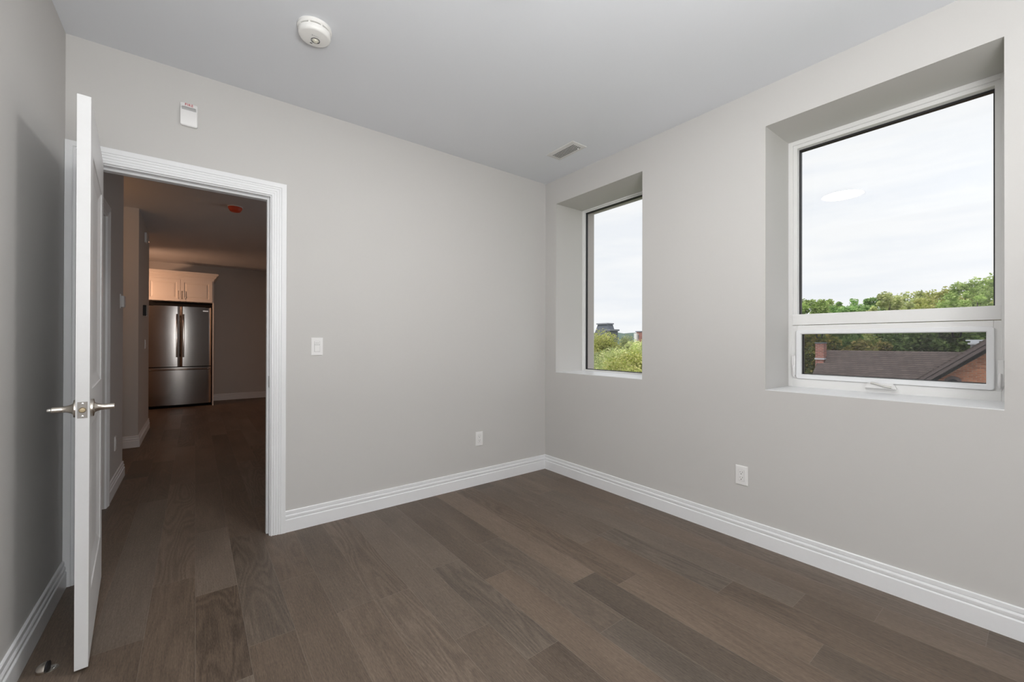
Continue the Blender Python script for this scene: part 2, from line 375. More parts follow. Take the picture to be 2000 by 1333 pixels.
# ------------------------------------------------------------------ floor: every plank laid out
def build_floor():
    W, X0 = .1635, .0065
    rng = random.Random(11)
    fixed = {-2: [4.05], -1: [2.632], 0: [1.73, 2.417], 1: [3.015], 2: [2.315], 4: [1.882], 5: [1.445], 6: [1.192], 7: [1.72], 8: [1.12, 2.044],
             10: [1.29], 11: [1.679], 12: [.963], 13: [.7065], 14: [.458]}
    tones = {(0, 1.73): -.7, (0, -9): .66, (1, -9): .62, (-1, -9): .55, (4, 0): .62}
    verts, faces, tone, gr, en, si = [], [], [], [], [], []
    rows = {}
    def joints(k):
        if k in rows: return rows[k]
        js = list(fixed.get(k, [])) or [rng.uniform(0, 1.8)]
        while js[-1] < 11: js.append(js[-1]+rng.choice([.75, 1.1, 1.35, 1.6, 1.85])*rng.uniform(.92, 1.08))
        while js[0] > -2: js.insert(0, js[0]-rng.choice([.9, 1.1, 1.35, 1.6, 1.85])*rng.uniform(.92, 1.08))
        rows[k] = [(s, e, rng.betavariate(2.6, 2.4), rng.choice([0, 0, .25, .6, 1.]), rng.random(), rng.uniform(0, 90), rng.uniform(0, 90)) for s, e in zip(js, js[1:])]
        return rows[k]
    def area(x0, x1, y0, y1):
        k0 = math.floor((x0-X0)/W); k1 = math.ceil((x1-X0)/W)
        for k in range(k0, k1):
            a, b = max(x0, X0+k*W), min(x1, X0+(k+1)*W)
            for s, e, t, t2, t3, ox, oy in joints(k):
                c, d = max(s, y0), min(e, y1)
                if d <= c: continue
                if (k, round(s, 3)) in tones: t = tones[(k, round(s, 3))]
                if k == 0 and abs(e-1.73) < .01: t = .55
                if k == 4 and e > 1.8 and s < 2.9: t2 = 1.
                if k == 4 and abs(s-1.882) < .01: t2 = 1.; t = .42
                n = len(verts); verts.extend([(a, c, 0), (b, c, 0), (b, d, 0), (a, d, 0)]); faces.append((n, n+1, n+2, n+3))
                for (x, y) in ((a, c), (b, c), (b, d), (a, d)):
                    tone.append((t, t2, t3, 1)); gr.append((ox+y-s, oy+x-a)); en.append((y-s, e-y)); si.append((x-(X0+k*W), X0+(k+1)*W-x))
    area(XL-.1, XO-.05, YR-.1, YA+.06)
    area(-3.6, XO-.05, YA+.06, YK+.1)
    me = bpy.data.meshes.new('floor'); me.from_pydata(verts, [], faces)
    at = me.color_attributes.new('tone', 'FLOAT_COLOR', 'CORNER')
    for i, v in enumerate(tone): at.data[i].color = v
    for nm, arr in (('grain', gr), ('ends', en), ('sides', si)):
        u = me.uv_layers.new(name=nm)
        for i, v in enumerate(arr): u.data[i].uv = v
    return struct(link('floor', me, 'floor'))
build_floor()

# ------------------------------------------------------------------ shell
struct(B().box((XL-.1, YR-.1, H), (XO, YA+.06, H+.12)).done('ceiling', 'ceiling'))
struct(B().box((-3.6, YA+.06, H), (XO, YK+.1, H+.12)).done('ceiling_hall', 'ceiling'))
slab('wall_left', 'X', XL-.1, XL, YR-.1, YA, 0, H, [], 'wall')
slab('wall_far', 'Y', YA, YA+WT, XL-.1, XO, 0, H, [(JL-.02, JR+.02, -1, JH+.02)], 'wall')
slab('wall_right', 'X', XB, XO, YR-.1, YA, 0, H, [BW, SW], 'wall')
slab('wall_rear', 'Y', YR-.1, YR, XL, XB, 0, H, [], 'wall')
# hall and kitchen beyond the door
XH = -.503
slab('wall_hall_left', 'X', XH-.12, XH, YA+WT, YH1, 0, H, [(3.24, 4.07, -1, 2.07)], 'wall')
slab('wall_hall_recess_front', 'Y', YH1-.12, YH1, -1.8, XH-.12, 0, H, [], 'wall')
slab('wall_hall_recess_side', 'X', -1.92, -1.8, YH1-.12, YN0+.12, 0, H, [], 'wall')
slab('wall_hall_nib', 'Y', YN0, YN0+.12, -1.8, XH, 0, H, [], 'wall')
slab('wall_hall_nib_side', 'X', XH-.12, XH, YN0+.12, YN1, 0, H, [], 'wall')
slab('wall_kitchen_front', 'Y', YN1-.12, YN1, -3.6, XH-.12, 0, H, [], 'wall')
slab('wall_kitchen_left', 'X', -3.6, -3.5, YN1, YK, 0, H, [], 'wall')
slab('wall_kitchen_far', 'Y', YK, YK+.1, -3.6, XO, 0, H, [], 'wall')
slab('wall_living_right', 'X', XO-.12, XO, YA+WT, YK, 0, H, [], 'wall')

# ------------------------------------------------------------------ baseboards
BB = [(0, .13), (.006, .13), (.0085, .127), (.0085, .109), (.0055, .107), (.0055, .1055), (.0095, .104), (.0125, .098), (.0125, .088), (.0105, .0815),
      (.0095, .0795), (.014, .0775), (.0155, .0745), (.0155, 0), (0, 0)]
def bb(name, pts, side):
    """pts: xy corner points of the wall line, boards stand on the left-hand (+1) or right-hand (-1) side"""
    fs = []
    for i, p in enumerate(pts):
        p = Vector(p)
        ds = []
        if i > 0: ds.append((p-Vector(pts[i-1])).normalized())
        if i < len(pts)-1: ds.append((Vector(pts[i+1])-p).normalized())
        ns = [Vector((-d.y, d.x))*side for d in ds]
        n = ns[0] if len(ns) == 1 else (ns[0]+ns[1])/(1+ns[0].dot(ns[1]))
        fs.append(lambda o, h, p=p, n=n: (p.x+n.x*o, p.y+n.y*o, h))
    return struct(B().sweep(fs, BB).done(name, 'trim', smooth=True, angle=25))
CW = .08
bb('baseboard_left', [(XL, YR), (XL, YA-.019)], -1)
bb('baseboard_far', [(JR+.006+CW, YA), (XB, YA), (XB, YR), (XL, YR)], -1)
bb('baseboard_hall_left', [(XH, 4.07+CW), (XH, YH1), (XH-.3, YH1)], -1)
bb('baseboard_nib', [(-1.8, YN0), (XH, YN0), (XH, YN1)], -1)
bb('baseboard_kitchen_far', [(.2795, YK), (XO-.12, YK)], -1)

# ------------------------------------------------------------------ door casings and jambs
CP = [(0, 0), (0, .0095), (.002, .0115), (.009, .0115), (.0105, .0085), (.013, .0085), (.0145, .012), (.021, .013), (.0225, .0105), (.026, .0105), (.0275, .0135),
      (.035, .0145), (.0365, .012), (.040, .012), (.042, .0155), (.049, .0165), (.0515, .015), (.054, .0185), (.0785, .0185), (.080, .017), (.080, 0)]
def casing(name, a0, a1, zt, mk):
    """U-shaped casing; mk(a, z, h) -> point"""
    f = [lambda o, h: mk(a0-o, 0, h), lambda o, h: mk(a0-o, zt+o, h), lambda o, h: mk(a1+o, zt+o, h), lambda o, h: mk(a1+o, 0, h)]
    return struct(B().sweep(f, CP).done(name, 'trim', smooth=True, angle=20))
casing('trim_1', JL-.006, JR+.006, JH+.006, lambda a, z, h: (a, YA-h, z))
casing('trim_2', 3.24, 4.07, 2.07, lambda a, z, h: (XH+h, a, z))
casing('trim_hall_side', JL-.006, JR+.006, JH+.006, lambda a, z, h: (a, YA+WT+h, z))
j = B()
j.box((JL-.02, YA, 0), (JL, YA+WT, JH+.02)); j.box((JR, YA, 0), (JR+.02, YA+WT, JH+.02)); j.box((JL, YA, JH), (JR, YA+WT, JH+.02))
j.box((JL, YA+.040, 0), (JL+.012, YA+.078, JH-.012), .0015); j.box((JR-.012, YA+.040, 0), (JR, YA+.078, JH-.012), .0015); j.box((JL, YA+.040, JH-.012), (JR, YA+.078, JH), .0015)
jamb = struct(j.done('trim_door_jamb', 'trim'))
st = B(); st.box((JR-.0025, YA+.004, .905), (JR, YA+.034, .975), .0008)
st.box((JR-.004, YA-.008, .914), (JR-.001, YA+.006, .966), .0006)
tag(st.done('strike_plate', 'grey', jamb), 'dark metal strike plate')

# ------------------------------------------------------------------ panelled doors
def panel_leaf(b, L_, Hh, T, panels, stile):
    """leaf in local coords: x 0..L, y 0..T, z 0..H with recessed panels on both faces"""
    bm = b.bm
    xs = [0, stile, L_-stile, L_]; zs = sorted({0, Hh, *[z for p in panels for z in p]})
    for face, y, s in ((0, 0, 1), (1, T, -1)):
        for i in range(3):
            for jn in range(len(zs)-1):
                cz = (zs[jn]+zs[jn+1])/2
                x0, x1, z0, z1 = xs[i], xs[i+1], zs[jn], zs[jn+1]
                if i == 1 and any(p[0] < cz < p[1] for p in panels):
                    rings = []
                    for ins, dep in ((0, 0), (.002, .003), (.006, .0045), (.040, .0125), (.046, .0125)):
                        rings.append([bm.verts.new(q) for q in ((x0+ins, y+s*dep, z0+ins), (x1-ins, y+s*dep, z0+ins), (x1-ins, y+s*dep, z1-ins), (x0+ins, y+s*dep, z1-ins))])
                    for r0, r1 in zip(rings, rings[1:]):
                        for k in range(4): bm.faces.new((r0[k], r0[(k+1) % 4], r1[(k+1) % 4], r1[k]))
                    bm.faces.new(rings[-1])
                else:
                    b.quad((x0, y, z0), (x1, y, z0), (x1, y, z1), (x0, y, z1))
    b.quad((0, 0, 0), (0, T, 0), (0, T, Hh), (0, 0, Hh)); b.quad((L_, 0, 0), (L_, T, 0), (L_, T, Hh), (L_, 0, Hh))
    b.quad((0, 0, 0), (L_, 0, 0), (L_, T, 0), (0, T, 0)); b.quad((0, 0, Hh), (L_, 0, Hh), (L_, T, Hh), (0, T, Hh))
    bmesh.ops.remove_doubles(bm, verts=bm.verts, dist=1e-5)
    return b
# open bedroom door: local x runs from the hinge edge to the latch edge
LW, LH, LT = .775, 2.058, .0355
hx, hy = -.3655, 2.885                      # hall-face corner at the hinge edge
ang = math.atan2(2.1115-hy, -.3005-hx)
dr = empty('door_1', (hx, hy, .013), (0, 0, ang), label='white two-panel door standing open into the room with nickel levers', cat='door', kind='structure')
# local +y is to the left of +x (towards the room centre); leaf occupies y in [-LT, 0]
lf = B(); panel_leaf(lf, LW, LH, LT, [(.232, .857), (.992, 1.878)], .112)
leaf = lf.done('door_leaf', 'door', dr); place(leaf, (0, -LT, 0))
bv = leaf.modifiers.new('bevel', 'BEVEL'); bv.width = .0012; bv.segments = 2; bv.limit_method = 'ANGLE'; bv.angle_limit = R(50)
zl = .927
def lever(side):
    """side=+1: on the room/hall-opening face (y=0), -1: wall-side face"""
    y0 = 0 if side > 0 else -LT; s = side
    b = B()
    b.lathe([(0, 0), (.0325, 0), (.0325, s*.006), (.031, s*.0085), (.020, s*.0105), (.0165, s*.014), (.0135, s*.021), (.0115, s*.028), (.0112, s*.036), (.0108, s*.0362),
             (.0108, s*.0372), (.0115, s*.0374), (.0118, s*.062), (.0105, s*.064), (0, s*.0645)], (LW-.060, y0, zl), 'Y', 36)
    h = b.done('door_lever', 'nickel', dr, smooth=True, angle=30)
    a = B()
    pts = [(LW-.060, y0+s*.050, zl-.001), (LW-.085, y0+s*.050, zl-.004), (LW-.115, y0+s*.050, zl-.0085), (LW-.145, y0+s*.049, zl-.013), (LW-.160, y0+s*.047, zl-.015)]
    a.tube(pts, .009, 14, radii=[.0095, .0085, .0080, .0076, .0065])
    a.done('lever_arm', 'nickel', h, smooth=True)
    if s < 0:
        c = B(); c.lathe([(0, 0), (.006, 0), (.0065, s*.003), (.0055, s*.009), (0, s*.0105)], (LW-.060, y0+s*.0645, zl), 'Y', 20)
        tag(c.done('privacy_button', 'steel_plate', h, smooth=True), 'bright round privacy button')
lever(1); lever(-1)
b = B(); b.box((LW-.0005, -LT/2-.0128, zl-.029), (LW+.0012, -LT/2+.0128, zl+.029), .0004)
lp = b.done('latch_plate', 'latch_steel', dr)
b = B(); b.lathe([(0, 0), (.0095, 0), (.0095, .006), (.0075, .0095), (0, .0105)], (LW, -LT/2, zl), 'X', 24); tag(b.done('latch_bolt', 'brass', lp, smooth=True), 'brassy spring latch bolt')
for dz in (-.0225, .0225):
    b = B(); b.lathe([(0, 0), (.0036, 0), (.0034, .0016), (.001, .0018), (0, .0010)], (LW, -LT/2, zl+dz), 'X', 16); b.done('latch_screw', 'chrome', lp, smooth=True)
for z in (.20, 1.03, 1.86):
    b = B(); b.cyl((-.006, -LT-.004, z), .006, .09, seg=16); b.box((-.003, -LT, z-.044), (0, -LT+.03, z+.044)); b.done('hinge', 'nickel', dr, smooth=True)
# closed hall door inside the second casing
d2 = empty('door_2', (XH-.04, 3.245, .01), (0, 0, R(90)), label='closed white panel door in the hall beyond the open door', cat='door', kind='structure')
b = B(); panel_leaf(b, .82, 2.052, .035, [(.232, .857), (.992, 1.878)], .112); b.done('door_leaf', 'door', d2)

# ------------------------------------------------------------------ big window (window_1)
def ring(b, x0, x1, y0, y1, z0, z1, w, wt=None, wb=None, bev=.0015):
    wt = w if wt is None else wt; wb = w if wb is None else wb
    b.box((x0, y0, z0), (x1, y0+w, z1), bev); b.box((x0, y1-w, z0), (x1, y1, z1), bev)
    b.box((x0, y0+w, z1-wt), (x1, y1-w, z1), bev); b.box((x0, y0+w, z0), (x1, y1-w, z0+wb), bev)
    return b
w1 = empty('window_1', (XF, (BW[0]+BW[1])/2, BW[2]), label='large white window with fixed pane above a low awning sash', cat='window', kind='structure')
def wp(b, name, mat, par=w1, org=(XF, (BW[0]+BW[1])/2, BW[2]), label=None, **k):
    bmesh.ops.translate(b.bm, verts=b.bm.verts, vec=-Vector(org)); o = b.done(name, mat, par, **k)
    if label: o['label'] = label
    return o
y0, y1, z0, z1 = BW
ZD0, ZD1 = 1.298, 1.368        # transom between fixed pane and awning
b = B()
ring(b, XF, XF+.085, y0, y1, z0, z1, .024, .024, .050)
ring(b, XF+.012, XF+.075, y0+.024, y1-.024, ZD0, z1-.024, .020, .020, .058)
b.box((XF+.001, y0+.024, ZD0), (XF+.07, y1-.024, ZD1-.004), .0015)
wp(b, 'window_frame', 'vinyl')
b = B(); ring(b, XF+.050, XF+.078, y0+.0435, y1-.0435, ZD1-.012, z1-.0435, .007, .010, .008, 0); wp(b, 'window_gasket', 'black')
b = B(); b.box((XF+.060, y0+.044, ZD1-.010), (XF+.066, y1-.044, z1-.044)); wp(b, 'window_pane', 'glass')
# awning sash behind, insect screen frame in front
b = B(); ring(b, XF+.004, XF+.02, y0+.018, y1-.018, z0+.046, ZD0-.003, .030, .030, .018, .002); wp(b, 'awning_frame', 'vinyl')
SY0, SY1, SZ0, SZ1 = .159, .963, .967, 1.267
b = B(); bm = b.bm
def rrect(ins, x, rad, n=6):
    out = []
    a0, a1, c0, c1 = SY0+ins, SY1-ins, SZ0+ins, SZ1-ins
    r = max(rad, .0002)
    for cy, cz, st_ in ((a1-r, c1-r, 0), (a0+r, c1-r, 90), (a0+r, c0+r, 180), (a1-r, c0+r, 270)):
        for k in range(n+1):
            t = R(st_+90*k/n); out.append(bm.verts.new((x, cy+r*math.cos(t), cz+r*math.sin(t))))
    return out
rs = [rrect(0, XF+.010, .014), rrect(0, XF-.007, .014), rrect(.002, XF-.009, .012), rrect(.022, XF-.009, .004), rrect(.026, XF-.004, .002), rrect(.027, XF+.010, .001)]
for A_, C_ in zip(rs, rs[1:]):
    for k in range(len(A_)): bm.faces.new((A_[k], A_[(k+1) % len(A_)], C_[(k+1) % len(C_)], C_[k]))
sf = wp(b, 'screen_frame', 'trim', smooth=True, angle=35)
b = B(); b.box((XF+.0020, SY0+.026, SZ0+.026), (XF+.0026, SY1-.026, SZ1-.026)); wp(b, 'insect_screen', 'screen')
b = B(); ring(b, XF+.024, XF+.07, y0+.036, y1-.036, z0+.052, ZD0-.006, .026, .026, .026, .001); sash = wp(b, 'awning_sash', 'vinyl')
b = B(); ring(b, XF+.044, XF+.056, y0+.0618, y1-.0618, z0+.0775, ZD0-.0315, .009, .004, .004, 0); wp(b, 'sash_gasket', 'black')
b = B(); b.box((XF+.046, y0+.062, z0+.078), (XF+.052, y1-.062, ZD0-.032)); wp(b, 'awning_pane', 'glass')
for yc in (.845, .281):
    b = B(); zt = 1.246
    b.tube([(XF+.006, yc-.016, zt), (XF+.006, yc-.012, zt-.028), (XF+.006, yc+.012, zt-.028), (XF+.006, yc+.016, zt)], .0040, 8)
    b.tube([(XF+.006, yc-.017, zt-.002), (XF+.006, yc+.017, zt-.002)], .003, 8)
    wp(b, 'screen_clip', 'black', label='small black wire pull clip')
for yc, s in ((.976, 1), (.139, -1)):
    b = B(); b.box((XF-.012, yc-.011, .985), (XF+.004, yc+.011, 1.108), .005, 3)
    lk = wp(b, 'sash_lock', 'plastic', smooth=True)
    b = B(); b.tube([(XF-.012, yc-s*.002, 1.045), (XF-.020, yc-s*.003, 1.035), (XF-.021, yc-s*.004, 1.01), (XF-.019, yc-s*.004, .983), (XF-.012, yc-s*.003, .978)], .005, 10)
    b.bm.verts.ensure_lookup_table(); wp(b, 'lock_lever', 'plastic', par=lk, smooth=True)
b = B(); b.prism([(.634, .939), (.494, .939), (.508, .968), (.618, .968)], XF-.026, XF+.002, 'X')
bmesh.ops.bevel(b.bm, geom=b.bm.edges[:], offset=.004, segments=3, affect='EDGES')
ck = wp(b, 'crank_housing', 'plastic', smooth=True)
b = B(); b.tube([(XF-.028, .600, .968), (XF-.031, .585, .967), (XF-.033, .565, .961), (XF-.033, .54, .953), (XF-.030, .515, .950)], .005, 10, radii=[.006, .0055, .005, .005, .006])
wp(b, 'crank_handle', 'steel_plate', par=ck, smooth=True)
b = B(); b.box((XB-.0008, y0, z0-.003), (XF+.005, y1, z0+.0015)); wp(b, 'window_sill', 'trim')

# ------------------------------------------------------------------ small window (window_2), fixed picture pane
y0, y1, z0, z1 = SW; o2 = (XF, (y0+y1)/2, z0)
w2 = empty('window_2', o2, label='tall narrow-looking fixed picture window near the room corner', cat='window', kind='structure')
b = B(); ring(b, XF+.002, XF+.07, y0, y1, z0, z1, .010, .010, .008, .001); ring(b, XF+.022, XF+.06, y0+.010, y1-.010, z0+.008, z1-.010, .010, .008, .004, .001); wp(b, 'window_frame', 'vinyl', w2, o2)
b = B(); ring(b, XF+.034, XF+.055, y0+.0195, y1-.0195, z0+.0115, z1-.0175, .0075, .0095, .006, 0); wp(b, 'window_gasket', 'black', w2, o2)
b = B(); b.box((XF+.041, y0+.020, z0+.012), (XF+.047, y1-.020, z1-.018)); wp(b, 'window_pane', 'glass', w2, o2)
b = B(); ring(b, XF+.075, XO-.02, y0, y1, z0-.02, z1+.02, .0125, .021, .018, 0); wp(b, 'exterior_trim', 'extwall', w2, o2)
b = B(); b.box((XB-.0008, y0, z0-.003), (XF+.005, y1, z0+.0015)); wp(b, 'window_sill', 'trim', w2, o2)

# ------------------------------------------------------------------ ceiling things
sd = empty('smoke_detector', (.447, 2.130, H), label='round white smoke detector on the bedroom ceiling', cat='smoke detector')
b = B(); b.lathe([(0, 0), (.0745, 0), (.0755, -.003), (.0745, -.012), (.070, -.016), (0, -.016)]); b.done('mounting_base', 'detector', sd, smooth=True)
b = B(); b.lathe([(.062, -.015), (.062, -.022)]); b.done('air_slot', 'groove', sd)
for i in range(8):
    a = 2*math.pi*(i+.3)/8
    b = B(); b.box((.061, -.004, -.0225), (.068, .004, -.0150)); o_ = b.done('slot_rib', 'detector', sd); o_.rotation_euler.z = a
b = B(); b.lathe([(0, -.021), (.068, -.021), (.0705, -.023), (.0705, -.037), (.067, -.0455), (.062, -.0485), (.0600, -.049), (0, -.0502)]); cv = b.done('detector_cover', 'detector', sd, smooth=True)
b = B(); b.lathe([(.0175, -.0495), (.0175, -.0515), (.0195, -.0515), (.0195, -.0495)], (.006, .012, 0)); b.done('ring_mark', 'dark', cv, smooth=True)
b = B(); b.lathe([(0, -.0495), (.0135, -.0495), (.0125, -.0545), (.008, -.059), (0, -.0605)], (.006, .012, 0)); b.done('test_button', 'lens', cv, smooth=True)
b = B(); b.box((-.012, .040, -.0513), (-.002, .0425, -.0495)); b.done('indicator_light', 'dark', cv)
b = B(); b.cyl((-.014, -.020, -.0506), .0028, .0016, seg=12); b.box((-.009, -.0208, -.0512), (.012, -.0194, -.0495)); b.done('maker_mark', 'grey', cv)

vx0, vx1, vy0, vy1 = 2.213, 2.366, 2.150, 2.447
vt = empty('air_vent', ((vx0+vx1)/2, (vy0+vy1)/2, H), label='rectangular white ceiling register with five slots near the corner', cat='vent')
hxv, hyv = (vx1-vx0)/2, (vy1-vy0)/2
b = B(); f = [lambda o, h, sx=sx, sy=sy: (sx*(hxv-o), sy*(hyv-o), -h) for sx, sy in ((1, 1), (-1, 1), (-1, -1), (1, -1))]
b.sweep(f, [(0, 0), (.0, .002), (.004, .004), (.024, .007), (.030, .007), (.031, .002)], close=True); b.done('vent_frame', 'vent', vt)
b = B(); b.box((-hxv+.028, -hyv+.028, -.0015), (hxv-.028, hyv-.028, -.0005)); b.done('vent_duct', 'dark', vt)
for i in range(6):
    x = -hxv+.034+i*(2*hxv-.068)/5
    b = B(); b.box((x-.0040, -hyv+.030, -.0082), (x+.0040, hyv-.030, -.0070)); b.done('vent_louvre', 'vent', vt)
b = B(); b.box((.030, -.100, -.016), (.037, -.094, -.006), .001); b.done('damper_lever', 'plastic', vt)

pl = empty('ceiling_light', (.944, 1.263, H), label='round flush ceiling light, lit, seen only as a reflection in the big window', cat='ceiling light')
b = B(); b.lathe([(0, 0), (.178, 0), (.180, -.004), (.180, -.018), (.176, -.022), (.166, -.022), (.165, -.016), (0, -.016)], seg=64); b.done('light_housing', 'trim', pl, smooth=True)
b = B(); b.lathe([(.164, -.018), (.160, -.0205), (.12, -.0215), (0, -.022)], seg=64); b.done('light_diffuser', 'downlight', pl, smooth=True)

# ------------------------------------------------------------------ wall things (local: x along the wall, y out of it, z up)
fa = empty('fire_alarm', (-.030, YA, 2.436), (0, 0, R(180)), label='small white wall alarm sounder marked FIRE above the doorway', cat='fire alarm')
b = B(); b.prism([(0, -.062), (.018, -.062), (.023, -.052), (.023, .024), (.020, .056), (.016, .0615), (0, .0615)], -.037, .037, 'X')
bmesh.ops.bevel(b.bm, geom=b.bm.edges[:], offset=.003, segments=2, affect='EDGES'); b.done('alarm_body', 'plastic', fa, smooth=True)
b = B()
for r_ in range(4):
    for k in range(13):
        x = -.030+k*.005+(r_ % 2)*.0025
        if x < .0325: b.box((x-.0013, .0214, .021+r_*.0048), (x+.0013, .0238, .0240+r_*.0048))
b.done('sounder_grille', 'dark', fa)
cu = bpy.data.curves.new('fire_lettering', 'FONT'); cu.body = 'FIRE'; cu.size = .018; cu.align_x = 'CENTER'; cu.extrude = .0006; cu.space_character = 1.15
tmp = bpy.data.objects.new('fire_lettering', cu); COL.objects.link(tmp); bpy.context.view_layer.update()
me = bpy.data.meshes.new_from_object(tmp.evaluated_get(bpy.context.evaluated_depsgraph_get())); bpy.data.objects.remove(tmp)
tx = link('fire_lettering', me, 'red', fa); tx.location = (0, .0222, .0445); tx.rotation_euler = (R(90+3), 0, R(180)); tx['label'] = 'red lettering FIRE'

def plate(b, w=.035, h=.0575, t=.006):
    b.prism([(-w, -h), (w, -h), (w, h), (-w, h)], 0, t, 'Y')
    bmesh.ops.bevel(b.bm, geom=[e for e in b.bm.edges if all(v.co.y > t-1e-5 for v in e.verts)], offset=.003, segments=2, affect='EDGES')
    return b
def outlet(loc, rz, label, group=None):
    e = empty('wall_outlet', loc, (0, 0, rz), label=label, cat='outlet', group=group)
    plate(B()).done('wall_plate', 'plastic', e)
    b = B(); ring2 = [(-.0172, -.034), (.0172, -.034), (.0172, .034), (-.0172, .034)]
    b.prism(ring2, .003, .0062, 'Y'); b.done('insert_gap', 'grey', e)
    b = B(); b.box((-.0162, .003, -.033), (.0162, .0082, .033), .0012); rc = b.done('receptacle', 'plastic', e)
    for zc in (.016, -.016):
        b = B(); b.box((-.0078, .0078, zc), (-.0062, .0086, zc+.0085)); b.box((.0058, .0078, zc+.001), (.0074, .0086, zc+.0075)); b.cyl((0, .0082, zc-.0065), .0026, .0010, 'Y', 14)
        b.done('socket_slots', 'dark', rc)
    return e
outlet((1.885, YA, .382), R(180), 'white wall outlet low on the door wall, left of the room corner')
outlet((XB, 1.137, .386), R(90), 'white wall outlet below the windows on the right wall')
outlet((XH, 4.55, .372), R(-90), 'white wall outlet low on the hall wall, seen edge-on through the doorway')
sw = empty('light_switch', (.6305, YA, 1.1555), (0, 0, R(180)), label='white dimmer light switch beside the door casing', cat='light switch')
plate(B()).done('wall_plate', 'plastic', sw)
b = B(); b.box((-.0172, .003, -.034), (.0172, .0063, .034)); b.done('insert_gap', 'grey', sw)
b = B(); b.box((-.0158, .003, -.033), (.0158, .0085, .010), .0015); b.done('paddle', 'plastic', sw)
b = B(); b.box((-.0158, .003, .0125), (.0158, .0078, .033), .001); b.done('dimmer_panel', 'plastic', sw)
b = B(); b.box((-.0110, .0075, .0215), (.0110, .0086, .0240)); b.done('dimmer_slot', 'grey', sw)

# half-dome door stop on the floor behind the door
ds = empty('door_stop', (-.423, 2.205, 0), (0, 0, R(-8)), label='half-dome satin nickel door stop on the floor behind the door', cat='door stop')
b = B(); b.lathe([(0, 0), (.0225, 0), (.0225, .002), (.021, .003), (0, .003)], (.012, 0, 0), seg=40); b.done('stop_base', 'nickel', ds, smooth=True)
b = B(); b.lathe([(.0245, 0), (.0245, .006), (.0235, .014), (.019, .021), (.0125, .0255), (.006, .0275), (0, .028)], seg=48)
g = bmesh.ops.bisect_plane(b.bm, geom=b.bm.verts[:]+b.bm.edges[:]+b.bm.faces[:], plane_co=(.004, 0, 0), plane_no=(1, 0, 0), clear_outer=True)
bmesh.ops.contextual_create(b.bm, geom=[e for e in g['geom_cut'] if isinstance(e, bmesh.types.BMEdge)])
b.done('stop_dome', 'nickel', ds, smooth=True, angle=50)
b = B(); b.cyl((.0065, 0, .012), .0185, .005, 'X', 32); g = bmesh.ops.bisect_plane(b.bm, geom=b.bm.verts[:]+b.bm.edges[:]+b.bm.faces[:], plane_co=(0, 0, .002), plane_no=(0, 0, -1), clear_outer=True)
bmesh.ops.contextual_create(b.bm, geom=[e for e in g['geom_cut'] if isinstance(e, bmesh.types.BMEdge)])
b.done('rubber_bumper', 'black', ds, smooth=True, angle=50)
b = B(); b.lathe([(0, .003), (.0055, .003), (.0050, .0055), (0, .006)], (.023, 0, 0), seg=20); b.done('stop_screw', 'chrome', ds, smooth=True)

# ------------------------------------------------------------------ hall things
th = empty('thermostat', (XH, 4.835, 1.525), (0, 0, R(-90)), label='white square thermostat on the hall wall near its corner', cat='thermostat')
b = B(); b.box((-.055, 0, -.062), (.055, .006, .062), .002); b.done('back_plate', 'plastic', th)
b = B(); b.box((-.048, .006, -.048), (.048, .026, .048), .004, 3); b.done('thermostat_body', 'plastic', th, smooth=True)
b = B(); b.box((-.046, .012, -.022), (-.0485, .020, .022)); b.done('thermostat_dial', 'grey', th)
ic = empty('intercom', (XH, 6.78, 1.565), (0, 0, R(-90)), label='black intercom handset panel on the far hall wall', cat='intercom')
b = B(); b.box((-.055, 0, -.065), (.055, .030, .065), .004); b.done('intercom_body', 'blackgloss', ic)
b = B(); b.box((-.045, .030, -.058), (.045, .036, .058), .002); b.done('intercom_screen', 'grey', ic)
stb = empty('alarm_strobe', (XH, 6.95, 2.49), (0, 0, R(-90)), label='white alarm strobe high on the far hall wall', cat='alarm')
b = B(); b.box((-.055, 0, -.062), (.055, .020, .062), .004); b.done('strobe_body', 'plastic', stb)
b = B(); b.box((-.035, .020, -.048), (.035, .042, -.008), .008, 3); b.done('strobe_lens', 'chrome', stb)
hs_ = empty('hall_switch', (XH, 7.0, 1.15), (0, 0, R(-90)), label='white light switch on the far hall wall below the intercom', cat='light switch')
plate(B()).done('wall_plate', 'plastic', hs_); b = B(); b.box((-.0158, .003, -.033), (.0158, .0085, .033), .0015); b.done('paddle', 'plastic', hs_)
od = empty('covered_smoke_detector', (.350, 5.50, H), label='hall ceiling smoke detector under an orange-red dust cover', cat='smoke detector')
b = B(); b.lathe([(0, 0), (.072, 0), (.072, -.008), (0, -.008)]); b.done('mounting_base', 'detector', od, smooth=True)
b = B(); b.lathe([(.066, -.008), (.066, -.022), (.050, -.050), (.044, -.054), (0, -.056)]); b.done('dust_cover', 'orange', od, smooth=True)

